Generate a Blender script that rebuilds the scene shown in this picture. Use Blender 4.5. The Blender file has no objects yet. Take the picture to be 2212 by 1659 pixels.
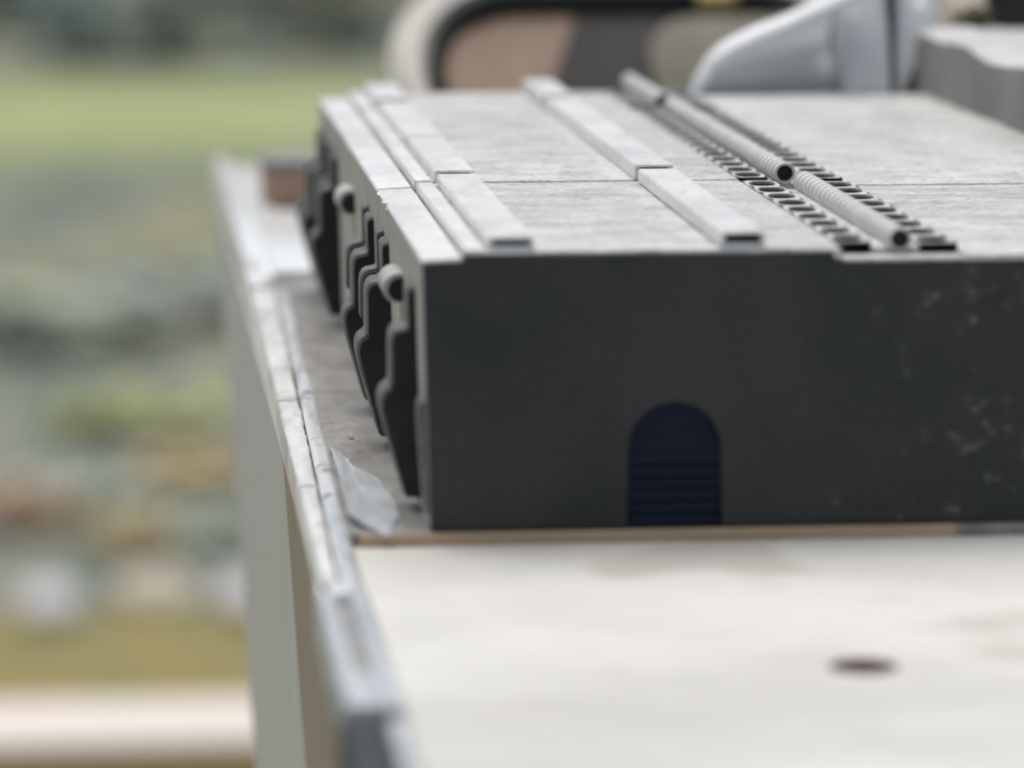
import bpy, bmesh, math, random
from mathutils import Vector, Matrix, noise
random.seed(7)
R = math.radians
S = bpy.context.scene
COL = S.collection

# ------------------------------------------------------------------ camera, sky, sun, exposure
cam_data = bpy.data.cameras.new('camera')
cam = bpy.data.objects.new('camera', cam_data); COL.objects.link(cam)
cam.location = (-1.2007, -15.57, 2.9048)
cam.rotation_euler = (R(90 - 8.4996), 0, R(-5.5485))
cam_data.sensor_width = 36.0
cam_data.lens = 36.0 * 9000.0 / 2212.0
cam_data.clip_start = 0.1; cam_data.clip_end = 5000
cam_data.dof.use_dof = True
cam_data.dof.focus_distance = 18.1
cam_data.dof.aperture_fstop = cam_data.lens * 1e-3 / 0.275
S.camera = cam

SUN_EL, SUN_AZ = 77.0, -15.0       # azimuth measured from +Y (away from the camera) towards -X when negative
w = bpy.data.worlds.new('World'); S.world = w; w.use_nodes = True
nt = w.node_tree
sky = nt.nodes.new('ShaderNodeTexSky'); sky.sky_type = 'NISHITA'; sky.sun_disc = False
sky.sun_elevation = R(SUN_EL); sky.sun_rotation = R(SUN_AZ)
sky.air_density = 1.0; sky.dust_density = 4.0; sky.ozone_density = 1.0
bg = nt.nodes['Background']; bg.inputs['Strength'].default_value = 0.05
nt.links.new(sky.outputs[0], bg.inputs[0])
sl = bpy.data.lights.new('sun', 'SUN'); sl.energy = 2.2; sl.angle = R(70); sl.color = (1.0, 0.98, 0.94)
so = bpy.data.objects.new('sun', sl); COL.objects.link(so)
d = Vector((math.sin(R(SUN_AZ)) * math.cos(R(SUN_EL)), math.cos(R(SUN_AZ)) * math.cos(R(SUN_EL)), math.sin(R(SUN_EL))))
so.rotation_euler = d.to_track_quat('Z', 'Y').to_euler()
S.cycles.pixel_filter_type = 'BLACKMAN_HARRIS'; S.cycles.filter_width = 2.2
S.view_settings.view_transform = 'Standard'; S.view_settings.look = 'None'
S.view_settings.gamma = 1.0; S.view_settings.exposure = 0.5

# ------------------------------------------------------------------ materials
def mat(name, c1, c2=None, scale=6.0, stretch=(1, 1, 1), rough=0.5, bump=0.0, bscale=60.0, metal=0.0,
        speck=None, sscale=40.0, sthr=0.66, lo=0.35, hi=0.65, spec=0.5, grain=0.0, gscale=70.0):
    m = bpy.data.materials.new(name); m.use_nodes = True
    n = m.node_tree; b = n.nodes['Principled BSDF']
    b.inputs['Roughness'].default_value = rough; b.inputs['Metallic'].default_value = metal
    b.inputs['Specular IOR Level'].default_value = spec
    tc = n.nodes.new('ShaderNodeTexCoord'); mp = n.nodes.new('ShaderNodeMapping')
    mp.inputs['Scale'].default_value = stretch
    n.links.new(tc.outputs['Object'], mp.inputs[0])
    nz = n.nodes.new('ShaderNodeTexNoise'); nz.inputs['Scale'].default_value = scale
    nz.inputs['Detail'].default_value = 6; nz.inputs['Roughness'].default_value = 0.6
    n.links.new(mp.outputs[0], nz.inputs['Vector'])
    cr = n.nodes.new('ShaderNodeValToRGB')
    cr.color_ramp.elements[0].position = lo; cr.color_ramp.elements[1].position = hi
    cr.color_ramp.elements[0].color = (*c1, 1); cr.color_ramp.elements[1].color = (*(c2 or c1), 1)
    n.links.new(nz.outputs['Fac'], cr.inputs[0])
    out = cr.outputs[0]
    if speck:
        n2 = n.nodes.new('ShaderNodeTexNoise'); n2.inputs['Scale'].default_value = sscale
        n2.inputs['Detail'].default_value = 3
        n.links.new(tc.outputs['Object'], n2.inputs['Vector'])
        r2 = n.nodes.new('ShaderNodeValToRGB')
        r2.color_ramp.elements[0].position = sthr; r2.color_ramp.elements[1].position = min(sthr + 0.08, 1)
        n.links.new(n2.outputs['Fac'], r2.inputs[0])
        mx = n.nodes.new('ShaderNodeMixRGB'); mx.inputs[2].default_value = (*speck, 1)
        n.links.new(r2.outputs[0], mx.inputs[0]); n.links.new(out, mx.inputs[1])
        out = mx.outputs[0]
    if grain:
        n4 = n.nodes.new('ShaderNodeTexNoise'); n4.inputs['Scale'].default_value = gscale; n4.inputs['Detail'].default_value = 2
        n.links.new(tc.outputs['Object'], n4.inputs['Vector'])
        mr = n.nodes.new('ShaderNodeMapRange'); mr.inputs[1].default_value = .3; mr.inputs[2].default_value = .7
        mr.inputs[3].default_value = 1 - grain; mr.inputs[4].default_value = 1 + grain
        n.links.new(n4.outputs['Fac'], mr.inputs[0])
        vm = n.nodes.new('ShaderNodeVectorMath'); vm.operation = 'SCALE'
        n.links.new(out, vm.inputs[0]); n.links.new(mr.outputs[0], vm.inputs['Scale'])
        out = vm.outputs[0]
    n.links.new(out, b.inputs['Base Color'])
    if bump:
        n3 = n.nodes.new('ShaderNodeTexNoise'); n3.inputs['Scale'].default_value = bscale; n3.inputs['Detail'].default_value = 4
        n.links.new(mp.outputs[0], n3.inputs['Vector'])
        bp = n.nodes.new('ShaderNodeBump'); bp.inputs['Strength'].default_value = bump; bp.inputs['Distance'].default_value = 0.01
        n.links.new(n3.outputs['Fac'], bp.inputs['Height']); n.links.new(bp.outputs[0], b.inputs['Normal'])
    return m

M = {}
M['plastic'] = mat('grey_plastic', (.44, .445, .43), (.66, .66, .635), 2.8, (1, 1.9, 1), .38, .45, 30, speck=(.32, .315, .30), sscale=17, sthr=.61, grain=.2, gscale=30, lo=.34, hi=.60)
M['rib'] = mat('pale_rib_plastic', (.68, .685, .68), (.86, .865, .855), 4, (1, .6, 1), .3, .35, 34, speck=(.50, .495, .49), sscale=18, sthr=.65, grain=.10, gscale=30, lo=.3, hi=.6)
M['wall'] = mat('side_wall_plastic', (.46, .45, .405), (.58, .565, .52), 4, (1, 1, 1), .55, .25, 50, speck=(.34, .31, .24), sscale=12, sthr=.64, grain=.08)
M['fin'] = mat('fin_edge_plastic', (.15, .155, .148), (.22, .225, .215), 8, (1, 1, 1), .5, .15, 50, grain=.1, spec=.3)
M['dark'] = mat('charcoal_end', (.036, .041, .042), (.054, .056, .055), 2.2, (1, 1, 1), .7, .25, 70, spec=.3, grain=.18, gscale=45)
def scuffs(m):
    n = m.node_tree; b = n.nodes['Principled BSDF']
    lk = b.inputs['Base Color'].links[0]; src = lk.from_socket
    tc = n.nodes.new('ShaderNodeTexCoord')
    nz = n.nodes.new('ShaderNodeTexNoise'); nz.inputs['Scale'].default_value = 13.0; nz.inputs['Detail'].default_value = 5; nz.inputs['Roughness'].default_value = .65
    n.links.new(tc.outputs['Object'], nz.inputs['Vector'])
    sp = n.nodes.new('ShaderNodeSeparateXYZ'); n.links.new(tc.outputs['Object'], sp.inputs[0])
    mr = n.nodes.new('ShaderNodeMapRange'); mr.inputs[1].default_value = -.75; mr.inputs[2].default_value = .5; mr.inputs[3].default_value = -.10; mr.inputs[4].default_value = .02
    n.links.new(sp.outputs[0], mr.inputs[0])
    ad = n.nodes.new('ShaderNodeMath'); ad.operation = 'ADD'; n.links.new(nz.outputs['Fac'], ad.inputs[0]); n.links.new(mr.outputs[0], ad.inputs[1])
    cr = n.nodes.new('ShaderNodeValToRGB'); cr.color_ramp.elements[0].position = .605; cr.color_ramp.elements[1].position = .72
    n.links.new(ad.outputs[0], cr.inputs[0])
    mx = n.nodes.new('ShaderNodeMixRGB'); mx.inputs[2].default_value = (.17, .175, .15, 1)
    n.links.new(cr.outputs[0], mx.inputs[0]); n.links.new(src, mx.inputs[1]); n.links.new(mx.outputs[0], b.inputs['Base Color'])
scuffs(M['dark'])
M['frontshade'] = mat('black_front_shade', (.018, .020, .022), (.030, .032, .034), 6, (1, 1, 1), .5, .15, 50, grain=.1, spec=.3)  # near-black colour standing in for shade on fin and boss fronts
M['plum'] = mat('purple_brown_bottom', (.24, .075, .12), (.30, .11, .16), 5, rough=.9, spec=.1)
M['rodend'] = mat('rod_end_brown', (.045, .034, .036), (.065, .05, .052), 8, rough=.8, spec=.1)
M['cavity'] = mat('dark_cavity', (.016, .012, .014), (.026, .018, .022), 8, rough=1.0, spec=.02)
M['navy'] = mat('navy_shutter', (.009, .014, .030), (.014, .020, .040), 10, (.4, 1, 3), .7, .2, 60, spec=.2, grain=.1)
M['rod'] = mat('rod_plastic', (.66, .67, .655), (.78, .785, .77), 10, rough=.35, grain=.06)
M['board'] = mat('cream_board', (.585, .575, .53), (.74, .73, .69), .6, (.6, 1.0, 1), .45, .1, 20, speck=(.58, .56, .51), sscale=1.0, sthr=.59, grain=.02, gscale=30, lo=.38, hi=.58)
M['batten'] = mat('brown_batten', (.46, .33, .22), (.58, .43, .30), 5, (.3, 3, 3), .7)
M['floor'] = mat('dusty_grey_floor', (.24, .23, .215), (.40, .385, .365), 5, (1.4, .7, 1), .4, .4, 40, speck=(.14, .125, .115), sscale=16, sthr=.64, grain=.1)
M['strip'] = mat('white_strip', (.76, .76, .74), (.95, .95, .93), 3.0, (2.5, .6, 1), .24, .35, 22, speck=(.45, .43, .40), sscale=5, sthr=.64, lo=.38, hi=.58)
M['metal'] = mat('worn_aluminium', (.60, .65, .70), (.95, .97, .98), 2.6, (4, .5, 1), .2, .5, 8, metal=.2, speck=(.30, .32, .34), sscale=6, sthr=.62, lo=.36, hi=.56)
M['foil'] = mat('crumpled_foil', (.66, .72, .78), (.92, .94, .96), 3, (3, .7, 1), .25, metal=.3, bump=.4, bscale=8)
M['skirt'] = mat('grey_side_sheet', (.56, .555, .505), (.74, .735, .69), 3, (9, 9, .15), .5, lo=.3, hi=.7)
M['skirt_brown'] = mat('brown_band', (.34, .27, .20), (.44, .36, .28), 5, (3, 3, .3), .6)
M['bluecap'] = mat('bluish_grey_plastic', (.42, .46, .48), (.56, .60, .62), 3, rough=.35)
M['greycap'] = mat('grey_cap_floor', (.26, .255, .245), (.34, .335, .325), 3, rough=.5)
M['rubber'] = mat('slate_rubber', (.045, .05, .052), (.065, .07, .074), 4, rough=.7, spec=.2)
M['whiteplate'] = mat('white_plate', (.80, .82, .82), (.90, .92, .92), 3, rough=.2)
M['brownblock'] = mat('brown_block', (.42, .27, .19), (.50, .34, .24), 4, (1, 1, 4), .7)
M['shell'] = mat('pale_shell', (.40, .38, .335), (.50, .48, .43), 2, rough=.5)
M['gasket'] = mat('black_gasket', (.008, .011, .011), (.014, .018, .018), 5, rough=.95, spec=.08)
M['tan'] = mat('tan_panel', (.22, .155, .115), (.26, .19, .14), 2, rough=.7, spec=.2)
M['slate'] = mat('slate_panel', (.055, .053, .050), (.07, .068, .065), 2, rough=.9, spec=.08)
M['olive'] = mat('olive_panel', (.12, .115, .085), (.20, .19, .15), 2, rough=.7, spec=.2)
M['ochre'] = mat('ochre_plastic', (.42, .29, .09), (.5, .36, .13), 4, rough=.6)
M['flange'] = mat('silver_plastic', (.72, .75, .76), (.80, .82, .83), 2, rough=.3)
M['stone'] = mat('grey_cast_stone', (.20, .20, .19), (.28, .28, .265), 1.6, rough=.8, bump=.5, bscale=12)
M['stonetop'] = mat('pale_ledge', (.46, .46, .455), (.62, .62, .60), 2.2, rough=.7, bump=.5, bscale=12)
M['post'] = mat('tan_post', (.80, .68, .56), (.86, .74, .62), 3, rough=.6)
M['blackbox'] = mat('black_brown_box', (.03, .022, .02), (.045, .035, .03), 3, rough=.5)
M['moss'] = mat('olive_lump', (.07, .07, .03), (.13, .12, .06), 8, rough=.9)
# garden
M['soil'] = mat('garden_soil', (.18, .205, .15), (.28, .28, .20), .03, (1, 1, 1), .95, speck=(.22, .255, .21), sscale=.05, sthr=.55)
M['litter'] = mat('leaf_litter', (.19, .165, .075), (.29, .25, .12), .12, rough=.95, speck=(.27, .19, .09), sscale=.2, sthr=.62)
M['lawn'] = mat('lawn_grass', (.285, .345, .155), (.36, .41, .19), .025, rough=.95, speck=(.30, .32, .19), sscale=.04, sthr=.55)
M['path'] = mat('gravel_path', (.42, .36, .24), (.52, .46, .34), .1, rough=.95)
M['leaf_teal'] = mat('teal_foliage', (.125, .175, .155), (.20, .255, .225), .15, rough=.8)
M['leaf_dark'] = mat('dark_foliage', (.40, .47, .40), (.52, .57, .48), .15, rough=.8)
M['leaf_grey'] = mat('grey_foliage', (.56, .60, .55), (.70, .72, .67), .15, rough=.8)
M['leaf_green'] = mat('yellow_green_foliage', (.46, .50, .24), (.60, .62, .32), .15, rough=.8)
M['leaf_orange'] = mat('orange_foliage', (.58, .38, .25), (.68, .48, .33), .2, rough=.8)
M['leaf_ochre'] = mat('ochre_foliage', (.66, .52, .26), (.76, .62, .34), .2, rough=.8)
M['stem'] = mat('brown_stem', (.08, .06, .04), (.12, .09, .06), 1, rough=.9)
M['rock'] = mat('pale_stone', (.48, .48, .49), (.62, .61, .62), .2, rough=.8)
M['rockbeige'] = mat('beige_stone', (.48, .42, .32), (.58, .52, .42), .2, rough=.8)
M['railwood'] = mat('whitewashed_wood', (.68, .61, .55), (.76, .70, .64), .4, (.1, 2, 2), .6)
M['railbrown'] = mat('brown_wood', (.52, .36, .15), (.60, .44, .21), .6, (.1, 2, 2), .7)

def ground_mat(name, stops, scale, stretch, fade=None):
    m = bpy.data.materials.new(name); m.use_nodes = True
    n = m.node_tree; b = n.nodes['Principled BSDF']; b.inputs['Roughness'].default_value = .95; b.inputs['Specular IOR Level'].default_value = .1
    tc = n.nodes.new('ShaderNodeTexCoord'); mp = n.nodes.new('ShaderNodeMapping'); mp.inputs['Scale'].default_value = stretch
    n.links.new(tc.outputs['Object'], mp.inputs[0])
    nz = n.nodes.new('ShaderNodeTexNoise'); nz.inputs['Scale'].default_value = scale; nz.inputs['Detail'].default_value = 8; nz.inputs['Roughness'].default_value = .62
    n.links.new(mp.outputs[0], nz.inputs['Vector'])
    cr = n.nodes.new('ShaderNodeValToRGB')
    while len(cr.color_ramp.elements) < len(stops): cr.color_ramp.elements.new(.5)
    for e, (p, c) in zip(cr.color_ramp.elements, stops): e.position = p; e.color = (*c, 1)
    n.links.new(nz.outputs['Fac'], cr.inputs[0]); out = cr.outputs[0]
    if fade:                                             # the grass thins out towards its two long edges
        (y0, y1, col) = fade
        sp = n.nodes.new('ShaderNodeSeparateXYZ'); n.links.new(tc.outputs['Object'], sp.inputs[0])
        ab = n.nodes.new('ShaderNodeMath'); ab.operation = 'ABSOLUTE'; n.links.new(sp.outputs[1], ab.inputs[0])
        n2 = n.nodes.new('ShaderNodeTexNoise'); n2.inputs['Scale'].default_value = .06; n2.inputs['Detail'].default_value = 4
        n.links.new(tc.outputs['Object'], n2.inputs['Vector'])
        ma = n.nodes.new('ShaderNodeMath'); ma.operation = 'MULTIPLY_ADD'; ma.inputs[1].default_value = 60; n.links.new(n2.outputs['Fac'], ma.inputs[0]); n.links.new(ab.outputs[0], ma.inputs[2])
        mr = n.nodes.new('ShaderNodeMapRange'); mr.interpolation_type = 'SMOOTHSTEP'; mr.inputs[1].default_value = y0 + 30; mr.inputs[2].default_value = y1 + 30
        n.links.new(ma.outputs[0], mr.inputs[0])
        mx = n.nodes.new('ShaderNodeMixRGB'); mx.inputs[2].default_value = (*col, 1)
        n.links.new(mr.outputs[0], mx.inputs[0]); n.links.new(out, mx.inputs[1]); out = mx.outputs[0]
    n.links.new(out, b.inputs['Base Color'])
    return m
M['soil'] = ground_mat('garden_ground_cover', [(.34, (.125, .155, .135)), (.44, (.175, .20, .16)), (.50, (.235, .24, .215)), (.56, (.225, .24, .135)), (.66, (.31, .27, .19))], .075, (1, .33, 1))
M['lawn'] = ground_mat('lawn_grass', [(.36, (.25, .30, .14)), (.50, (.34, .39, .175)), (.64, (.39, .40, .22))], .07, (1, .5, 1), (4, 66, (.20, .225, .16)))
M['litter'] = ground_mat('leaf_litter', [(.36, (.20, .20, .095)), (.50, (.26, .225, .10)), (.62, (.33, .235, .11))], .22, (1, .5, 1))
# ------------------------------------------------------------------ helpers
def tag(o, label=None, cat=None, group=None, kind=None):
    if label: o['label'] = label
    if cat: o['category'] = cat
    if group: o['group'] = group
    if kind: o['kind'] = kind
    return o
def thing(name, loc, label, cat, group=None):
    o = bpy.data.objects.new(name, None); COL.objects.link(o); o.location = loc
    o.empty_display_size = .1
    return tag(o, label, cat, group)
def origin(p):
    v = Vector((0, 0, 0))
    while p is not None: v += p.location; p = p.parent
    return v
def obj(name, bm, m, parent=None, smooth=None, loc=None):
    base = origin(parent) if parent else Vector((0, 0, 0))
    if loc is not None: base = Vector(loc)
    bmesh.ops.recalc_face_normals(bm, faces=bm.faces)
    me = bpy.data.meshes.new(name)
    bmesh.ops.translate(bm, verts=bm.verts, vec=-base)
    bm.to_mesh(me); bm.free()
    me.materials.append(M[m] if isinstance(m, str) else m)
    if smooth:
        for p in me.polygons: p.use_smooth = True
        me.set_sharp_from_angle(angle=R(smooth))
    o = bpy.data.objects.new(name, me); COL.objects.link(o)
    if parent:
        o.parent = parent
        if loc is not None: o.location = base - origin(parent)
    else: o.location = base
    return o
def box(bm, x0, x1, y0, y1, z0, z1, bev=0.0, seg=2, xs=None):
    """axis box; xs = optional 8 explicit corners"""
    c = xs or [(x0, y0, z0), (x1, y0, z0), (x1, y1, z0), (x0, y1, z0), (x0, y0, z1), (x1, y0, z1), (x1, y1, z1), (x0, y1, z1)]
    b = bmesh.new()
    v = [b.verts.new(p) for p in c]
    for f in ((0, 3, 2, 1), (4, 5, 6, 7), (0, 1, 5, 4), (1, 2, 6, 5), (2, 3, 7, 6), (3, 0, 4, 7)):
        b.faces.new([v[i] for i in f])
    if bev: bmesh.ops.bevel(b, geom=b.edges[:], offset=bev, segments=seg, affect='EDGES', profile=.5)
    join(bm, b)
def join(bm, b):
    t = bpy.data.meshes.new('tmp'); b.to_mesh(t); b.free(); bm.from_mesh(t); bpy.data.meshes.remove(t)
def prism(bm, pts, axis, a0, a1, bev=0.0, seg=2):
    """polygon pts extruded along an axis; 'y': pts=(x,z); 'x': pts=(y,z); 'z': pts=(x,y)"""
    def P(p, a):
        return {'y': (p[0], a, p[1]), 'x': (a, p[0], p[1]), 'z': (p[0], p[1], a)}[axis]
    b = bmesh.new()
    A = [b.verts.new(P(p, a0)) for p in pts]; B = [b.verts.new(P(p, a1)) for p in pts]
    b.faces.new(A); b.faces.new(B[::-1])
    n = len(pts)
    for i in range(n): b.faces.new((A[i], B[i], B[(i + 1) % n], A[(i + 1) % n]))
    if bev:
        bmesh.ops.recalc_face_normals(b, faces=b.faces)
        es = [e for e in b.edges if e.calc_face_angle(0) > R(35)]
        bmesh.ops.bevel(b, geom=es, offset=bev, segments=seg, affect='EDGES', profile=.5)
    join(bm, b)
def tube_y(bm, cx, cz, r, y0, y1, seg=20, hollow=None, depth=.05, ribs=None, ribd=.006):
    """cylinder along y with optional ribbed surface and a recessed dark-ready front end"""
    ys = [(y0, 1)]
    if ribs:
        n = max(2, int((y1 - y0) / ribs)); p = (y1 - y0) / n
        ys = []
        for i in range(n):
            a = y0 + i * p
            ys += [(a, 1), (a + .50 * p, 1), (a + .58 * p, 0), (a + .92 * p, 0)]
        ys.append((y1, 1))
    else: ys.append((y1, 1))
    rings = []
    for y, k in ys:
        rr = r if k else r - ribd
        rings.append([bm.verts.new((cx + rr * math.cos(2 * math.pi * j / seg), y, cz + rr * math.sin(2 * math.pi * j / seg))) for j in range(seg)])
    for a, b in zip(rings, rings[1:]):
        for j in range(seg): bm.faces.new((a[j], a[(j + 1) % seg], b[(j + 1) % seg], b[j]))
    bm.faces.new(rings[-1])
    if hollow:
        i0 = [bm.verts.new((cx + hollow * math.cos(2 * math.pi * j / seg), y0, cz + hollow * math.sin(2 * math.pi * j / seg))) for j in range(seg)]
        i1 = [bm.verts.new((v.co.x, y0 + depth, v.co.z)) for v in i0]
        for j in range(seg):
            k = (j + 1) % seg
            bm.faces.new((rings[0][k], rings[0][j], i0[j], i0[k])); bm.faces.new((i0[k], i0[j], i1[j], i1[k]))
        bm.faces.new(i1)
    else: bm.faces.new(rings[0][::-1])

def rrect(x0, x1, z0, z1, r, n=10):
    p = []
    for (cx, cz, a0) in ((x1 - r, z1 - r, 0), (x0 + r, z1 - r, 90), (x0 + r, z0 + r, 180), (x1 - r, z0 + r, 270)):
        for i in range(n + 1):
            a = R(a0 + 90 * i / n); p.append((cx + r * math.cos(a), cz + r * math.sin(a)))
    return p
def frame(bm, o, i, y0, y1):
    n = len(o)
    A = [bm.verts.new((p[0], y0, p[1])) for p in o]; B = [bm.verts.new((p[0], y0, p[1])) for p in i]
    C = [bm.verts.new((p[0], y1, p[1])) for p in o]; D = [bm.verts.new((p[0], y1, p[1])) for p in i]
    for k in range(n):
        q = (k + 1) % n
        bm.faces.new((A[k], A[q], B[q], B[k])); bm.faces.new((C[q], C[k], D[k], D[q]))
        bm.faces.new((A[q], A[k], C[k], C[q])); bm.faces.new((B[k], B[q], D[q], D[k]))
# ================================================================== THE BLOCK
blk = thing('moulded_block', (1.7, 3.8, 0), 'long grey moulded block with dark end face, raised bars and slot rows on top', 'block')
YS = [(0.0, 2.605), (2.63, 6.50), (6.53, 7.65)]      # three butted lengths
def wx(z): return -.028 * z / 1.035                    # drafted side wall
# dark end panel with arched opening
arch = [(.752, 0.004)]
for i in range(0, 21):
    a = math.pi - math.pi * i / 20
    arch.append((.937 + .178 * math.cos(a), .315 + .175 * math.sin(a)))
arch.append((1.122, 0.004))
out = [(0.006, .004)] + arch + [(3.7, .004), (3.7, 1.018), (1.60, 1.020), (1.55, 1.026), (1.54, 1.058), (.135, 1.062), (.125, 1.034), (-.022, 1.030)]
bm = bmesh.new(); prism(bm, out, 'y', 0.0, .055)
obj('end_panel', bm, 'dark', blk)
# shutter in the arch
bm = bmesh.new()
prism(bm, [(x * .999 + .001, z + .001) for x, z in arch], 'y', .022, .05)
sh = obj('arch_shutter', bm, 'navy', blk)
zs = [.012, .062, .112, .160, .206, .250, .292]
for i in range(6):
    bm = bmesh.new()
    z0, z1 = zs[i], zs[i + 1] - .006
    x0, x1 = .758, 1.116
    prism(bm, [(.006 + .001 * (i % 2), z0), (.021, z0), (.021, z1), (.016, z1)], 'x', x0, x1, .003)
    obj('slat', bm, 'navy', sh)
# shells (three lengths)
for i, (a, b) in enumerate(YS):
    a2 = a + (.056 if i == 0 else 0)
    bm = bmesh.new()
    prism(bm, [(0, 0), (3.7, 0), (3.7, 1.016), (2.055, 1.022), (2.055, .965), (1.575, .965), (1.575, 1.024), (-.028, 1.03)], 'y', a2, b)
    obj('shell', bm, 'wall', blk, 40)
    # top pieces
    j = .004 * (i == 1)
    bm = bmesh.new()
    prism(bm, [(-.031, 1.031), (.128, 1.036), (.122, 1.052 + j), (-.022, 1.046 + j), (-.031, 1.040)], 'y', a + .002, b - .002, .004)
    obj('edge_strip', bm, 'rib', blk, 40)
    bm = bmesh.new()
    box(bm, .16, 1.574, a + .001, b - .001, 1.03, 1.073 + j, .006)
    obj('deck_plate', bm, 'plastic', blk, 40)
    bm = bmesh.new()
    box(bm, 2.056, 3.72, a + .001, b - .001, 1.005, 1.043 + j, .006)
    obj('lower_deck', bm, 'plastic', blk, 40)
def hollow_bar(name, x0, x1, y0, y1, z0, z1, m='rib'):
    """flat hollow bar: a rectangular tube, thicker at the bottom, with a plug set back in its mouth"""
    bm = bmesh.new()
    o = [(x0, z0), (x1, z0), (x1, z1), (x0, z1)]
    i = [(x0 + .016, z0 + .018), (x1 - .016, z0 + .018), (x1 - .016, z1 - .010), (x0 + .016, z1 - .010)]
    frame(bm, o, i, y0, y1)
    bmesh.ops.recalc_face_normals(bm, faces=bm.faces)
    bmesh.ops.bevel(bm, geom=[e for e in bm.edges if e.calc_face_angle(0) > R(60)], offset=.005, segments=2, affect='EDGES')
    t = obj(name, bm, m, blk, 40)
    bm = bmesh.new(); box(bm, x0 + .017, x1 - .017, y0 + .05, y0 + .08, z0 + .019, z1 - .011)
    obj('bar_end_plug', bm, 'cavity', t)
    return t
for a, b, z1 in ((0.03, 2.50, 1.124), (2.60, 4.28, 1.128), (4.34, 6.42, 1.126), (6.56, 7.62, 1.130)):
    hollow_bar('wide_rib', .224, .398, a, b, 1.075, z1)
for a, b, z1 in ((0.02, 2.52, 1.130), (2.62, 6.40, 1.136), (6.56, 7.64, 1.138)):
    hollow_bar('wide_rib', 1.113, 1.282, a, b, 1.075, z1 + .006)
for a, b, z1 in ((0.0, 2.54, 1.084), (2.62, 5.95, 1.087), (6.0, 6.45, 1.083), (6.56, 7.6, 1.088)):
    bm = bmesh.new(); box(bm, .136, .208, a + .004, b, 1.036, z1, .008, 3)
    obj('narrow_rib', bm, 'rib', blk, 40)
# slotted strips either side of the rod
def slotted(x0, x1, y0, y1, ztop, zb, pitch=.245, off=0.0):
    bm = bmesh.new()
    n = int((y1 - y0) / pitch); p = (y1 - y0) / n
    N = 14
    cx = (x0 + x1) / 2; rx = (x1 - x0) * .43; ry = p * .41; sk = .16
    for i in range(n):
        a = y0 + i * p; cy = a + p / 2
        ring, low, outer = [], [], []
        for k in range(N):
            t = 2 * math.pi * k / N; c, s = math.cos(t), math.sin(t)
            cc = math.copysign(abs(c) ** .8, c); ss = math.copysign(abs(s) ** .8, s)
            X = cx + rx * cc + sk * rx * ss; Y = cy + ry * ss
            ring.append(bm.verts.new((X, Y, ztop))); low.append(bm.verts.new((X, Y, zb + .004)))
            m = max(abs(c), abs(s)); outer.append(bm.verts.new((cx + (x1 - x0) / 2 * c / m, cy + p / 2 * s / m, ztop)))
        for k in range(N):
            q = (k + 1) % N
            bm.faces.new((outer[k], outer[q], ring[q], ring[k])); bm.faces.new((ring[k], ring[q], low[q], low[k]))
    # side skirts
    for X in (x0, x1):
        v = [bm.verts.new(c) for c in ((X, y0, zb), (X, y1, zb), (X, y1, ztop), (X, y0, ztop))]; bm.faces.new(v)
    for Y in (y0, y1):
        v = [bm.verts.new(c) for c in ((x0, Y, zb), (x1, Y, zb), (x1, Y, ztop), (x0, Y, ztop))]; bm.faces.new(v)
    o = obj('slotted_strip', bm, 'plastic', blk)
    b2 = bmesh.new(); box(b2, x0 + .006, x1 - .006, y0 + .006, y1 - .006, .968, zb + .003)
    obj('slot_shade_bed', b2, 'cavity', o)  # shallow near-black bed paints the shade of deep slots
    b2 = bmesh.new(); box(b2, x0 + .003, x1 - .003, y0 - .012, y0 - .001, zb - .02, ztop - .002)
    obj('strip_end', b2, 'cavity', o)
for a, b in ((.16, 2.54), (2.69, 6.42), (6.60, 7.62)):
    slotted(1.577, 1.715, a, b, 1.077, 1.062)
    slotted(1.905, 2.053, a, b, 1.070, 1.055)
bm = bmesh.new(); box(bm, 1.577, 2.053, .002, .135, .968, 1.034, .005)
obj('channel_sill', bm, 'plastic', blk, 40)
for a, b, cx, cz in ((.14, 2.36, 1.822, 1.090), (2.60, 6.30, 1.775, 1.104), (6.52, 7.95, 1.755, 1.106)):
    bm = bmesh.new(); box(bm, 1.717, 1.903, a, b, .968, 1.056, .004)
    obj('rod_bed', bm, 'plastic', blk)
    bm = bmesh.new(); tube_y(bm, cx, cz, .046, a - .02, b, 24, .036, .12, ribs=.092, ribd=.012)
    rd = obj('ribbed_rod', bm, 'rod', blk, 30)
    bm = bmesh.new(); tube_y(bm, cx, cz, .0345, a - .012, a + .05, 20, .024, .008)
    obj('rod_end_plug', bm, 'rodend', rd, 30)
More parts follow.
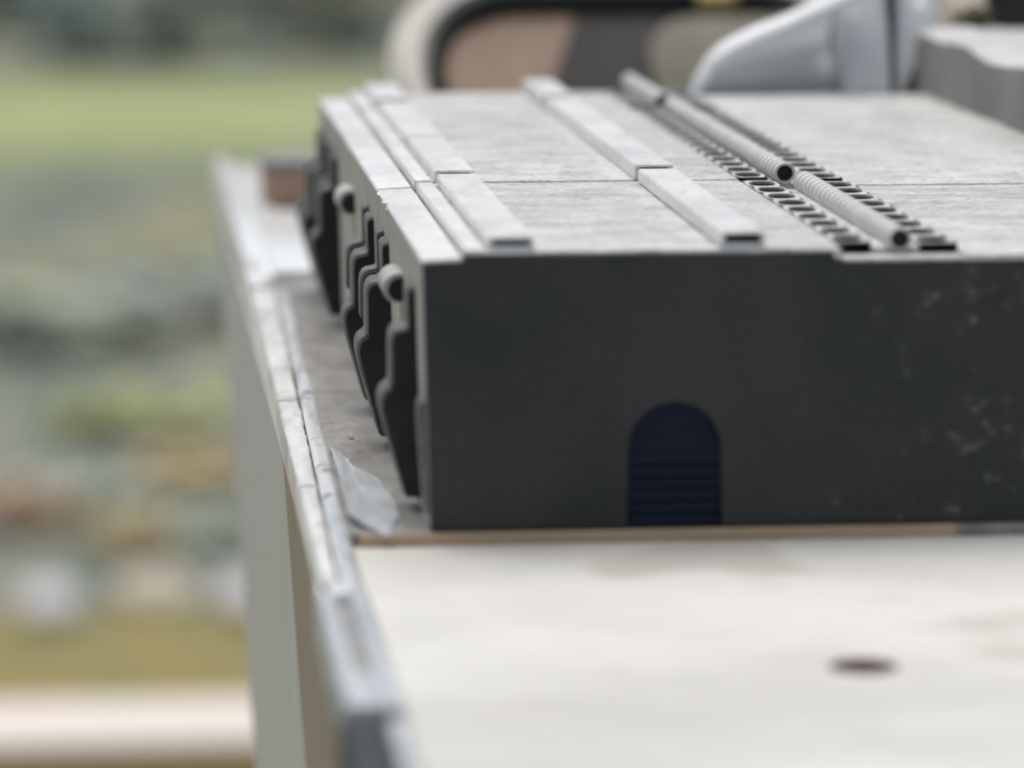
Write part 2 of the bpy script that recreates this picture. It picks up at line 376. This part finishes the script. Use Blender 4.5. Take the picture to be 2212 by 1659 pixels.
# fins on the left wall
PROF = [(0, .055), (.066, .060), (.098, .18), (.128, .30), (.148, .39), (.152, .425), (.149, .455), (.139, .478), (.124, .490), (.112, .495),
        (.106, .51), (.103, .66), (.100, .69), (.090, .712), (.074, .724), (.056, .727), (.034, .732), (.031, .74), (.031, .872), (.026, .886), (.012, .892), (0, .892)]
def finpts(k, dz=0, lowonly=False):
    o = []
    for p, z in PROF:
        if lowonly and z > .50: continue
        o.append((wx(z) - p * k, z + dz * (z > .4)))
    if lowonly: o.append((wx(.49), .49))
    else: o.append((.01, .89)); 
    o.append((.01, .055))
    return o
UP = [p for p in PROF if p[1] > .5]
def fin_bodies():
    bm = bmesh.new()
    prism(bm, finpts(1.0), 'y', .030, .25, .014, 4)
    f = obj('fin', bm, 'fin', blk, 40, loc=(0, 0, 0))
    bm = bmesh.new()
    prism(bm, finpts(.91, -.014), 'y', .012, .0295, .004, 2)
    g = obj('fin_front_shade', bm, 'frontshade', f)  # added dark plate: paints the shade on the fin's front
    pts = [(wx(z) - p * 1.08, z + .016) for p, z in UP] + [(.01, .90), (.01, .51)]
    bm = bmesh.new(); prism(bm, pts, 'y', .325, .44, .010, 3)
    h = obj('rear_fin', bm, 'fin', blk, 40, loc=(0, 0, 0))
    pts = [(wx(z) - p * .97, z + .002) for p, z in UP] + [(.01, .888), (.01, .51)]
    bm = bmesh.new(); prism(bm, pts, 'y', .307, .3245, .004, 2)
    k = obj('fin_front_shade', bm, 'frontshade', h)  # same painted front shade for the rear fin
    return f, g, h, k
F = fin_bodies()
for i, y in enumerate((1.92, .42, 2.93, 5.85, 6.83, 7.28)):
    for a, b in ((F[0], F[1]), (F[2], F[3])):
        if a is F[2] and i not in (0, 2, 3, 4): continue
        if i:
            o = a.copy(); COL.objects.link(o); c = b.copy(); COL.objects.link(c); c.parent = o
        else: o = a
        o.location = Vector((0, y, 0)) - blk.location
# partial fin where the block was cut, flush with the end face
bm = bmesh.new()
prism(bm, [(wx(z) - p * .20, z) for p, z in PROF if z < .5] + [(wx(.49), .49), (.01, .49), (.01, .055)], 'y', .06, .2, .004)
obj('fin', bm, 'fin', blk, 40)
# rounded bosses
def boss(y):
    bm = bmesh.new(); pts = []
    for i in range(13):
        a = R(60 + 240 * i / 12)
        pts.append((-.045 + .062 * math.cos(a), .80 + .064 * math.sin(a)))
    pts += [(.0, .75), (.0, .85)]
    prism(bm, pts, 'y', y, y + .30, .010, 3)
    return bm
for y in (1.10, 4.42):
    bs = obj('boss', boss(y), 'wall', blk, 40)
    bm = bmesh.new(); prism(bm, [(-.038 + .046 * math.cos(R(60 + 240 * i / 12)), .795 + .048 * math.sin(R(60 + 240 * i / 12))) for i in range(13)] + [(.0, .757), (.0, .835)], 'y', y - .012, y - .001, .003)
    obj('boss_front_shade', bm, 'frontshade', bs, 40)  # added dark disc: paints the shade on the boss's front end
# chipped burrs along the top edge
for (x, y, z, s) in ((-.03, 2.45, 1.045, .016), (-.028, 2.05, 1.044, .020), (-.03, 4.6, 1.046, .015), (-.03, 1.95, 1.03, .012)):
    bm = bmesh.new(); bmesh.ops.create_icosphere(bm, subdivisions=1, radius=s)
    for v in bm.verts: v.co = Vector((v.co.x, v.co.y * 2.2, v.co.z * .5)) * random.uniform(.7, 1.3) + Vector((x, y, z))
    obj('burr', bm, 'rib', blk)

# ================================================================== what it stands on
brd = thing('sill_board', (2, -3, -.6), 'cream white board with one dark round hole in front of the block', 'board')
bm = bmesh.new()
def holed(bm, x0, x1, y0, y1, z, cx, cy, r, depth, h=.5):
    N = 32
    top = [bm.verts.new((cx + r * math.cos(2 * math.pi * k / N), cy + r * math.sin(2 * math.pi * k / N), z)) for k in range(N)]
    low = [bm.verts.new((v.co.x, v.co.y, z - depth)) for v in top]
    sq = []
    for k in range(N):
        c, s = math.cos(2 * math.pi * k / N), math.sin(2 * math.pi * k / N); m = max(abs(c), abs(s))
        sq.append(bm.verts.new((cx + h * c / m, cy + h * s / m, z)))
    for k in range(N):
        q = (k + 1) % N
        bm.faces.new((sq[k], sq[q], top[q], top[k])); bm.faces.new((top[k], top[q], low[q], low[k]))
    X = [x0, cx - h, cx + h, x1]; Y = [y0, cy - h, cy + h, y1]
    for i in range(3):
        for j in range(3):
            if i == 1 and j == 1: continue
            bm.faces.new([bm.verts.new(p) for p in ((X[i], Y[j], z), (X[i + 1], Y[j], z), (X[i + 1], Y[j + 1], z), (X[i], Y[j + 1], z))])
holed(bm, -.30, 6.0, -9, -.012, -.050, 1.257, -2.275, .118, .004)
for a, b in (((-.30, -9), (-.30, -.012)), ((-.30, -.012), (6, -.012)), ((6, -.012), (6, -9)), ((6, -9), (-.30, -9))):
    bm.faces.new([bm.verts.new(p) for p in ((*a, -.050), (*b, -.050), (*b, -.6), (*a, -.6))])
bm.faces.new([bm.verts.new(p) for p in ((-.30, -9, -.6), (6, -9, -.6), (6, -.012, -.6), (-.30, -.012, -.6))])
bmesh.ops.remove_doubles(bm, verts=bm.verts, dist=1e-5)
obj('board_top', bm, 'board', brd)
bm = bmesh.new(); N = 32
ra = [bm.verts.new((1.257 + .1185 * math.cos(2 * math.pi * k / N), -2.275 + .1185 * math.sin(2 * math.pi * k / N), -.0545)) for k in range(N)]
rb = [bm.verts.new((v.co.x, v.co.y, -.19)) for v in ra]
for k in range(N): bm.faces.new((ra[k], ra[(k + 1) % N], rb[(k + 1) % N], rb[k]))
bm.faces.new(rb)
obj('hole_cup', bm, 'plum', brd)

bt = bmesh.new()
box(bt, -.27, 2.03, -.030, -.003, -.060, -.002, .004)
tag(obj('wood_batten', bt, 'batten', loc=(.9, -.03, -.05)), 'thin brown wooden batten along the foot of the dark end face', 'batten')

bm = bmesh.new()
box(bm, -.33, 6.0, .0, 12.14, -.30, -.003)
tag(obj('grey_base_plate', bm, 'floor', loc=(2, 4, -.3)), 'dusty grey base plate under the block, seen between fins and rail', 'base plate')

# ================================================================== rail at the left
rl = thing('side_rail', (-.38, 4, -.1), 'worn white and metal double rail running back along the left edge', 'rail')
def xo(y): return -.461 + .0040 * y
def xs_(y): return -.384 + .0136 * y
def xi(y): return -.312 + .0125 * y
def band(name, y0, y1, fl, fr, z0, z1, m, n=10, jit=0.0, bev=.008, zj=0.0):
    bm = bmesh.new(); rows = []
    for i in range(n + 1):
        y = y0 + (y1 - y0) * i / n
        a = fl(y); b = fr(y) + random.uniform(-jit, jit); z = z1 + random.uniform(-zj, zj)
        rows.append([bm.verts.new(p) for p in ((a, y, z0), (a, y, z - bev), (a + bev, y, z), (b - bev, y, z), (b, y, z - bev), (b, y, z0))])
    for r, s in zip(rows, rows[1:]):
        for k in range(5): bm.faces.new((r[k], r[k + 1], s[k + 1], s[k]))
    bm.faces.new(rows[0]); bm.faces.new(rows[-1][::-1])
    return obj(name, bm, m, rl, 45)
for y0, y1, dz, m in ((-1.0, .95, .0, 'strip'), (.97, 2.28, .006, 'strip'), (2.30, 3.25, .0, 'greycap'), (3.27, 7.3, .004, 'strip')):
    if m == 'greycap': m = 'strip'
    band('outer_strip', y0, y1, xo, lambda y: xs_(y) - .012, -.16, .016 + dz, m, 12, .003, .010, .002)
band('inner_strip', -1.1, 7.3, lambda y: xs_(y) + .002, xi, -.16, .010, 'metal', 30, .004, .016, .003)
band('seam_gap', -1.1, 7.3, lambda y: xs_(y) - .012, lambda y: xs_(y) + .004, -.2, -.03, 'cavity', 2, 0, .002)
# far, wider channel with two upstanding flanges
bm = bmesh.new(); box(bm, -.415, -.215, 8.05, 14.7, -.18, .0, .01); obj('channel_floor', bm, 'whiteplate', rl, 40)
bm = bmesh.new(); box(bm, -.425, -.345, 8.0, 14.9, -.18, .045, .015); obj('channel_flange', bm, 'whiteplate', rl, 40)
bm = bmesh.new(); box(bm, -.21, -.125, 11.3, 14.3, -.18, .045, .015); obj('channel_flange', bm, 'whiteplate', rl, 40)
bm = bmesh.new(); box(bm, -.437, -.335, 7.32, 8.5, -.18, .050, .02); obj('rail_joiner', bm, 'whiteplate', rl, 40)
# near end cap: two lips and a floor, then a slate insert
bm = bmesh.new(); prism(bm, [(-.495, -.2), (-.495, -.005), (-.482, .012), (-.440, .012), (-.428, -.005), (-.428, -.2)], 'y', -2.72, -1.02, .01); obj('end_cap_lip', bm, 'bluecap', rl, 40)
bm = bmesh.new(); prism(bm, [(-.375, -.2), (-.375, -.005), (-.362, .010), (-.318, .004), (-.300, -.03), (-.296, -.2)], 'y', -2.95, -1.02, .01); obj('end_cap_lip', bm, 'bluecap', rl, 40)
bm = bmesh.new(); box(bm, -.430, -.374, -2.4, -1.10, -.2, -.035, .004); obj('end_cap_floor', bm, 'greycap', rl, 40)
bm = bmesh.new(); box(bm, -.490, -.374, -2.92, -2.42, -.2, .006, .02); obj('end_cap_bridge', bm, 'bluecap', rl, 40)
bm = bmesh.new(); box(bm, -.490, -.374, -1.18, -1.01, -.2, .012, .012); obj('end_cap_bridge', bm, 'strip', rl, 40)
bm = bmesh.new(); box(bm, -.515, -.380, -7.5, -2.94, -.24, -.02, .025); obj('slate_insert', bm, 'rubber', rl, 40)
bm = bmesh.new(); box(bm, -.370, -.302, -7.5, -2.97, -.24, -.03, .02); obj('insert_flange', bm, 'bluecap', rl, 40)

sk = thing('side_sheet', (-.47, 4, -2.5), 'streaked grey sheet hanging below the rail at the left edge', 'sheet')
bm = bmesh.new()
prism(bm, [(14.6, -.04), (12.7, -.6), (10.8, -1.1), (9.2, -1.55), (8.1, -1.9), (7.4, -2.3), (6.1, -2.6), (4.0, -2.9), (-9, -2.9), (-9, -.18), (6, -.12)], 'x', -.452, -.437, .003)
obj('sheet', bm, 'skirt', sk)
bm = bmesh.new()
prism(bm, [(2.4, -.10), (1.9, -.34), (.5, -1.0), (-9, -1.0), (-9, -.20), (-2, -.14)], 'x', -.462, -.4535, .003)
obj('brown_band', bm, 'skirt_brown', sk)  # brown band laid over the sheet just below the rail
# foil
bm = bmesh.new(); G = 26; rows = []
for i in range(G + 1):
    r = []
    for j in range(G + 1):
        u, v = i / G, j / G
        x = -.305 + .012 * (.3 + 1.65 * v) + .20 * u * (.35 + .65 * math.sin(math.pi * min(1, .12 + .95 * v)) ** .7) * (1 + .25 * noise.noise(Vector((v * 6, 2, 2)))); y = .22 + 1.75 * v - .30 * u + .05 * noise.noise(Vector((u * 6, v * 9, 8)))
        c = noise.noise(Vector((u * 3.2 + v, v * 3.5, 3.1))); c2 = abs(noise.noise(Vector((u * 6, v * 4 - u * 3, 9.4))))
        z = .040 * (1 - u) ** 2.6 + .004 + .018 * max(0, .5 * c + .25) * math.sin(math.pi * min(1, u * 1.2)) + .012 * c2 * (1 - .6 * u)
        r.append(bm.verts.new((x, y, z)))
    rows.append(r)
for i in range(G):
    for j in range(G): bm.faces.new((rows[i][j], rows[i + 1][j], rows[i + 1][j + 1], rows[i][j + 1]))
ext = bmesh.ops.extrude_face_region(bm, geom=bm.faces[:])
bmesh.ops.translate(bm, verts=[v for v in ext['geom'] if isinstance(v, bmesh.types.BMVert)], vec=(0, 0, -.004))
tag(obj('foil_scrap', bm, 'foil', loc=(-.2, 1, 0), smooth=24), 'crumpled silvery foil scrap stuck against the inner rail near the front', 'foil')
# crumb
bm = bmesh.new(); bmesh.ops.create_icosphere(bm, subdivisions=2, radius=.014)
for v in bm.verts: v.co = v.co * (1 + .4 * noise.noise(v.co * 90)) + Vector((-.17, 2.25, .008))
tag(obj('crumb', bm, 'post', loc=(-.17, 2.25, 0)), 'tiny tan crumb lying on the dusty grey plate beside the fins', 'crumb')

# far white plate and brown block between rail and block
bm = bmesh.new(); box(bm, -.275, .9, 7.95, 11.2, -.0015, .045, .012)
tag(obj('white_plate', bm, 'whiteplate', loc=(.2, 9.5, -.28), smooth=40), 'white plate with bright front edge behind the fins, beside the rail', 'plate')
bb = thing('brown_block', (.2, 11.7, 0), 'small brown block with grey top standing at the back by the rail', 'block')
bm = bmesh.new(); box(bm, -.20, .75, 11.4, 12.1, -.002, .27, .01); obj('block_body', bm, 'brownblock', bb, 40)
bm = bmesh.new(); box(bm, -.20, .75, 11.38, 12.12, .272, .335, .01); obj('block_cap', bm, 'stone', bb, 40)

# ================================================================== things behind the block
cs = thing('rounded_case', (2.0, 12.5, .0), 'round cornered pale case with black gasket and tan and grey panels behind the block', 'case')
LY = 12.5
bm = bmesh.new(); frame(bm, rrect(.76, 4.3, .1, 1.88, .86), rrect(1.03, 4.05, .2, 1.62, .70), LY, LY + .6)
bmesh.ops.recalc_face_normals(bm, faces=bm.faces)
bmesh.ops.bevel(bm, geom=[e for e in bm.edges if e.calc_face_angle(0) > R(60)], offset=.07, segments=3, affect='EDGES')
obj('case_shell', bm, 'shell', cs, 50)
bm = bmesh.new(); frame(bm, rrect(1.02, 4.06, .19, 1.63, .71), rrect(1.125, 3.95, .30, 1.53, .60), LY + .01, LY + .5)
obj('gasket', bm, 'gasket', cs, 50)
bm = bmesh.new(); prism(bm, [(1.0, .2), (1.86, .2), (1.86, .82), (2.08, 1.355), (1.0, 1.355)], 'y', LY + .09, LY + .30); obj('tan_panel', bm, 'tan', cs)
bm = bmesh.new(); prism(bm, [(1.0, 1.36), (2.08, 1.36), (2.14, 1.56), (1.0, 1.56)], 'y', LY + .11, LY + .30); obj('upper_panel', bm, 'tan', cs)
bm = bmesh.new(); prism(bm, [(1.865, .2), (3.9, .2), (3.9, 1.56), (2.145, 1.56), (2.085, 1.357), (1.865, .82)], 'y', LY + .10, LY + .30); obj('slate_panel', bm, 'slate', cs)
bm = bmesh.new()
prism(bm, [(2.58, .2), (3.8, .2), (3.8, 1.40)] + [(2.98 - .40 * math.sin(R(9 * k)), 1.0 + .40 * math.cos(R(9 * k))) for k in range(11)], 'y', LY + .0, LY + .095, .04, 3); obj('olive_panel', bm, 'olive', cs, 50)
bm = bmesh.new(); box(bm, 3.02, 3.30, LY - .05, LY + .12, 1.50, 1.66, .03); obj('ochre_latch', bm, 'ochre', cs, 40)
cs.rotation_euler = (R(-62), 0, 0)
cs.location = (2.0, 12.1, .16)
cs.scale = (1, 1, 1.47)

fl = thing('silver_flange', (2.8, 7.9, 1.0), 'curved silver grey plastic flange sweeping up at the back of the deck', 'flange')
bm = bmesh.new()
# swept curved lip: profile rises to the right and curls towards the viewer
path = [(2.10, 1.02), (2.14, 1.10), (2.20, 1.20), (2.27, 1.265), (2.34, 1.305), (2.48, 1.37), (2.64, 1.43), (2.80, 1.50), (2.98, 1.58), (3.10, 1.65)]
rows = []
for x, z in path:
    r = []
    for (dx, yy, dz) in ((.02, 7.80, -.040), (.012, 7.79, -.022), (.0, 7.80, .005), (-.008, 7.84, .036), (-.008, 7.90, .052), (0, 7.95, .05), (.01, 7.96, .0), (.02, 7.93, -.05), (.02, 7.86, -.055)):
        r.append(bm.verts.new((x + dx, yy, z + dz)))
    rows.append(r)
for a, b in zip(rows, rows[1:]):
    for k in range(8): bm.faces.new((a[k], a[k + 1], b[k + 1], b[k]))
    bm.faces.new((a[8], a[0], b[0], b[8]))
bm.faces.new(rows[0]); bm.faces.new(rows[-1][::-1])
obj('swept_lip', bm, 'whiteplate', fl, 60)  # whiter than the web: the lip's highlight is put into its colour
bm = bmesh.new(); rows = []
for i in range(13):                                  # scooped web under the lip
    x = 2.12 + .86 * i / 12
    zt = 1.02
    for (a, za), (b, zb) in zip(path, path[1:]):
        if a <= x <= b: zt = za + (zb - za) * (x - a) / (b - a)
    r = []
    for k in range(7):
        t = k / 6
        r.append(bm.verts.new((x, 7.88 + .55 * math.sin(t * math.pi) ** .8 * (.25 + .75 * i / 12), zt * (1 - t) + 1.02 * t)))
    rows.append(r)
for a, b in zip(rows, rows[1:]):
    for k in range(6): bm.faces.new((a[k], a[k + 1], b[k + 1], b[k]))
bmesh.ops.solidify(bm, geom=bm.faces[:], thickness=.02)
obj('scooped_web', bm, 'flange', fl, 60)
bm = bmesh.new(); prism(bm, [(7.86, 1.02), (8.10, 1.75), (8.3, 1.75), (8.3, 1.02)], 'x', 2.975, 3.255, .03, 3); obj('upright_panel', bm, 'flange', fl, 40)
bm = bmesh.new(); box(bm, 3.257, 3.295, 8.0, 8.3, 1.02, 1.75); obj('panel_gap', bm, 'rubber', fl)
b = bmesh.new(); prism(b, [(3.298, 1.02), (3.35, 1.05), (3.40, 1.16), (3.45, 1.26), (3.56, 1.345), (3.58, 1.75), (3.52, 1.75), (3.47, 1.52), (3.42, 1.52), (3.37, 1.75), (3.298, 1.75)], 'y', 7.92, 8.2, .02)
for v in b.verts: v.co.y += .3 * (v.co.z - 1.02)
obj('upright_panel', b, 'flange', fl, 40)

st = thing('stone_block', (4.2, 6.5, 1.0), 'rough grey block with pale uneven top ledge on the right of the deck', 'block')
bm = bmesh.new(); n = 16; rows = []
for i in range(n + 1):
    y = 3.2 + (8.3 - 3.2) * i / n
    zt = 1.38 + .055 * noise.noise(Vector((0, y * 1.1, 5))) 
    x = 3.40 + .03 * noise.noise(Vector((2, y * 2, 1)))
    rows.append([(x, y, 1.02), (x + .01, y, 1.25), (x + .03, y, zt - .03), (x + .06, y, zt), (x + .32, y, zt + .012), (x + .36, y, zt - .02), (x + .9, y, zt - .015), (5.4, y, 1.02)])
V = [[bm.verts.new(p) for p in r] for r in rows]
for a, b in zip(V, V[1:]):
    for k in range(2): bm.faces.new((a[k], a[k + 1], b[k + 1], b[k]))
    bm.faces.new((a[6], a[7], b[7], b[6]))
for q in (V[0], V[-1]): bm.faces.new(q)
obj('block_side', bm, 'stone', st, 50)
bm = bmesh.new(); V = [[bm.verts.new(p) for p in r[2:7]] for r in rows]
for a, b in zip(V, V[1:]):
    for k in range(4): bm.faces.new((a[k], a[k + 1], b[k + 1], b[k]))
obj('top_ledge', bm, 'stonetop', st, 50)

bm = bmesh.new(); box(bm, 3.80, 4.03, 8.9, 9.2, 1.322, 2.1, .02)
bmesh.ops.rotate(bm, verts=bm.verts, cent=(3.9, 9.1, 1.322), matrix=Matrix.Rotation(R(-42), 3, 'X'))
tag(obj('tan_post', bm, 'post', loc=(3.9, 9.1, 1.322), smooth=40), 'pale tan post rising behind the rough block at the top right', 'post')
bm = bmesh.new(); bmesh.ops.create_icosphere(bm, subdivisions=3, radius=1)
for v in bm.verts:
    v.co = v.co * (1 + .25 * noise.noise(v.co * 2)); v.co = Vector((3.90 + v.co.x * .11, 8.7 + v.co.y * .1, 1.40 + v.co.z * .06 + .03 * max(0, 1 - abs(v.co.x) * 2)))
tag(obj('moss_lump', bm, 'moss', loc=(3.9, 8.7, 1.35), smooth=80), 'dark olive lump at the foot of the tan post', 'lump')
bm = bmesh.new(); box(bm, 4.12, 5.2, 9.0, 9.8, 1.326, 2.2, .03)
tag(obj('black_case', bm, 'blackbox', loc=(4.6, 9.4, 1.36), smooth=40), 'blackish brown case in the top right corner beside the tan post', 'case')
bm = bmesh.new(); box(bm, 3.76, 5.3, 8.6, 9.9, 1.019, 1.325, .03)
tag(obj('pale_shelf', bm, 'stonetop', loc=(4.6, 9.2, 1.0), smooth=40), 'pale shelf slab carrying the blackish case at the right', 'shelf')
ps = thing('support_block', (4.4, 6, -.003), 'grey block carrying the silver flange and the rough block at the back right', 'block')
bm = bmesh.new(); box(bm, 2.14, 3.39, 7.66, 8.30, -.002, 1.017, .01); obj('flange_foot', bm, 'plastic', ps, 40)
bm = bmesh.new(); box(bm, 3.40, 5.7, 7.66, 10.2, -.002, 1.017, .01); obj('block_body', bm, 'plastic', ps, 40)
bm = bmesh.new(); box(bm, 3.73, 5.7, .4, 7.655, -.002, 1.017, .01); obj('block_wing', bm, 'plastic', ps, 40)
bm = bmesh.new(); box(bm, -.30, 7, 12.15, 16, -.62, -.31)
tag(obj('back_support', bm, 'floor', loc=(3, 14, -.6)), 'grey support slab under the things behind the block', 'slab')

# ================================================================== garden far below and beyond
GZ = -34.0
bm = bmesh.new(); N = 40
for i in range(N + 1):
    for j in range(N + 1):
        x = -1500 + 3000 * i / N; y = -400 + 3900 * j / N
        bm.verts.new((x, y, GZ))
bm.verts.ensure_lookup_table()
for i in range(N):
    for j in range(N):
        k = i * (N + 1) + j
        bm.faces.new([bm.verts[q] for q in (k, k + N + 1, k + N + 2, k + 1)])
tag(obj('ground', bm, 'soil', loc=(0, 0, GZ)), kind='structure')
def patch(name, x0, x1, y0, y1, z, m, kind, seed, wob=.16):
    bm = bmesh.new(); n = 48; cx, cy = (x0 + x1) / 2, (y0 + y1) / 2; vs = []
    for k in range(n):
        a = 2 * math.pi * k / n; c, s = math.cos(a), math.sin(a)
        e = 1 + wob * noise.noise(Vector((c * 3, s * 3, seed)))
        q = .35
        vs.append(bm.verts.new((cx + (x1 - x0) / 2 * e * math.copysign(abs(c) ** q, c), cy + (y1 - y0) / 2 * e * math.copysign(abs(s) ** q, s), z)))
    bm.faces.new(vs)
    return tag(obj(name, bm, m, loc=(cx, cy, z)), kind=kind)
patch('lawn', -120, 120, 356, 496, GZ + .06, 'lawn', 'structure', 1.3)
patch('leaf_litter_bed', -60, 60, 120, 165, GZ + .06, 'litter', 'structure', 4.1)

def shrub(name, x, y, rx, rz, m, label, cat, group=None, n=150, leaf=1.25, ry=None):
    t = thing(name, (x, y, GZ), label, cat, group or 'shrubs in the garden below')
    bm = bmesh.new(); rnd = random.Random(int(x * 31 + y * 7)); ry = ry or rx * .8
    for k in range(n):
        u = rnd.uniform(-1, 1); a = rnd.uniform(0, 2 * math.pi); q = rnd.uniform(.35, 1.0) ** .5
        s = math.sqrt(1 - u * u)
        p = Vector((s * math.cos(a), s * math.sin(a), u)); lump = 1 + .35 * noise.noise(p * 1.8 + Vector((x, y, 0)))
        c = Vector((x + p.x * rx * q * lump, y + p.y * ry * q * lump, GZ + rz * (.55 + .45 * p.z * q * lump)))
        L = leaf * rnd.uniform(.6, 1.3) * max(rx, rz) * .16
        mm = Matrix.Rotation(rnd.uniform(0, 6.3), 3, 'Z') @ Matrix.Rotation(rnd.uniform(-.6, .6), 3, 'X')
        v = [bm.verts.new(c + mm @ Vector(w)) for w in ((-L, 0, 0), (0, -.5 * L, .15 * L), (L, 0, 0), (0, .5 * L, .15 * L))]
        bm.faces.new(v)
    obj('foliage', bm, m, t)
    bm = bmesh.new(); r = rx * .06
    A = [bm.verts.new((x + r * math.cos(k), y + r * math.sin(k), GZ)) for k in (0, 1.05, 2.1, 3.14, 4.2, 5.25)]
    B = [bm.verts.new((x + .4 * r * math.cos(k), y + .4 * r * math.sin(k), GZ + rz * .7)) for k in (0, 1.05, 2.1, 3.14, 4.2, 5.25)]
    for k in range(6): bm.faces.new((A[k], A[(k + 1) % 6], B[(k + 1) % 6], B[k]))
    bm.faces.new(B)
    obj('stem', bm, 'stem', t)
    return t
# (pixel column at 2212 width is (x+1.2)/y*9000+222)
def X(u, y): return (u - 222) * (y + 15.57) / 9000 - 1.2
shrub('dark_shrub', X(260, 508), 508, 16, 6, 'leaf_teal', 'darkest teal shrub on the far side of the bright lawn', 'shrub')
shrub('hedge_shrub', X(40, 560), 560, 15, 7, 'leaf_teal', 'dark teal shrub at the far left corner beyond the lawn', 'shrub')
shrub('hedge_shrub', X(690, 515), 515, 12, 6, 'leaf_teal', 'dark teal shrub beyond the lawn, nearest the pale case', 'shrub')
shrub('grey_shrub', X(330, 640), 640, 26, 13, 'leaf_grey', 'wide grey green bush at the very top left', 'shrub')
shrub('grey_shrub', X(700, 640), 640, 20, 12, 'leaf_ochre', 'ochre tinged bush at the top beside the pale case', 'shrub')
shrub('grey_shrub', X(-80, 640), 640, 18, 13, 'leaf_grey', 'grey bush cut by the top left corner', 'shrub')
shrub('dark_shrub', X(50, 250), 250, 9, 3.6, 'leaf_dark', 'dark green shrub at the left edge, middle height', 'shrub')
shrub('dark_shrub', X(430, 262), 262, 7, 4, 'leaf_dark', 'dark green shrub close to the rail', 'shrub')
shrub('grey_shrub', X(295, 262), 258, 6.5, 3, 'leaf_grey', 'pale grey shrub in the middle of the bed', 'shrub')
shrub('green_shrub', X(270, 214), 214, 5.5, 2.2, 'leaf_green', 'low yellow green shrub below the grey shrub', 'shrub')
shrub('dark_shrub', X(150, 190), 190, 4.5, 1.8, 'leaf_dark', 'low dark shrub beside the orange one', 'shrub')
shrub('dark_shrub', X(370, 182), 182, 4.2, 1.6, 'leaf_dark', 'low dark shrub behind the whitish stones near the rail', 'shrub')
shrub('orange_shrub', X(10, 184), 184, 3.0, 2.6, 'leaf_orange', 'orange leaved shrub at the left edge', 'shrub')
shrub('ochre_shrub', X(258, 178), 178, 2.4, 2.0, 'leaf_ochre', 'small ochre shrub above the beige stone', 'shrub')
shrub('green_shrub', X(430, 196), 196, 3.8, 2.0, 'leaf_ochre', 'olive ochre shrub beside the hanging side sheet', 'shrub')
def stone(x, y, rx, ry, rz, m, label):
    bm = bmesh.new(); bmesh.ops.create_icosphere(bm, subdivisions=3, radius=1)
    for v in bm.verts:
        p = v.co.copy(); k = 1 + .22 * noise.noise(p * 1.5 + Vector((x, y, 0)))
        v.co = Vector((x + p.x * rx * k, y + p.y * ry * k, GZ + rz * .35 + p.z * rz * k))
    tag(obj('garden_stone', bm, m, loc=(x, y, GZ), smooth=50), label, 'stone', 'pale stones in the garden bed')
stone(X(80, 164), 164, 1.5, 3.5, 1.1, 'rock', 'whitish lilac stone at the lower left')
stone(X(310, 167), 167, 2.0, 3.2, 1.0, 'rockbeige', 'broad beige stone between the two whitish ones')
stone(X(510, 165), 165, 1.3, 3.2, 1.1, 'rock', 'whitish stone beside the hanging side sheet')

gr = thing('garden_rail', (-1.0, 60, -15.4), 'pale whitewashed wooden rail with brown lower plank crossing the lower left corner', 'rail')
bm = bmesh.new(); prism(bm, [(59.6, -15.06), (59.6, -14.98), (61.0, -14.62), (61.8, -14.62), (61.8, -15.06)], 'x', -16, 14, .05, 2); obj('top_rail', bm, 'railwood', gr, 40)
bm = bmesh.new(); prism(bm, [(60.2, -17), (59.2, -17), (59.65, -15.07), (61.0, -15.07), (61.0, -16.6)], 'x', -16, 14); obj('lower_plank', bm, 'railbrown', gr)
for x in (-12, 0, 12):
    bm = bmesh.new(); box(bm, x - .5, x + .5, 61.05, 62, GZ, -15.07, .05); obj('rail_post', bm, 'railbrown', gr, 40)
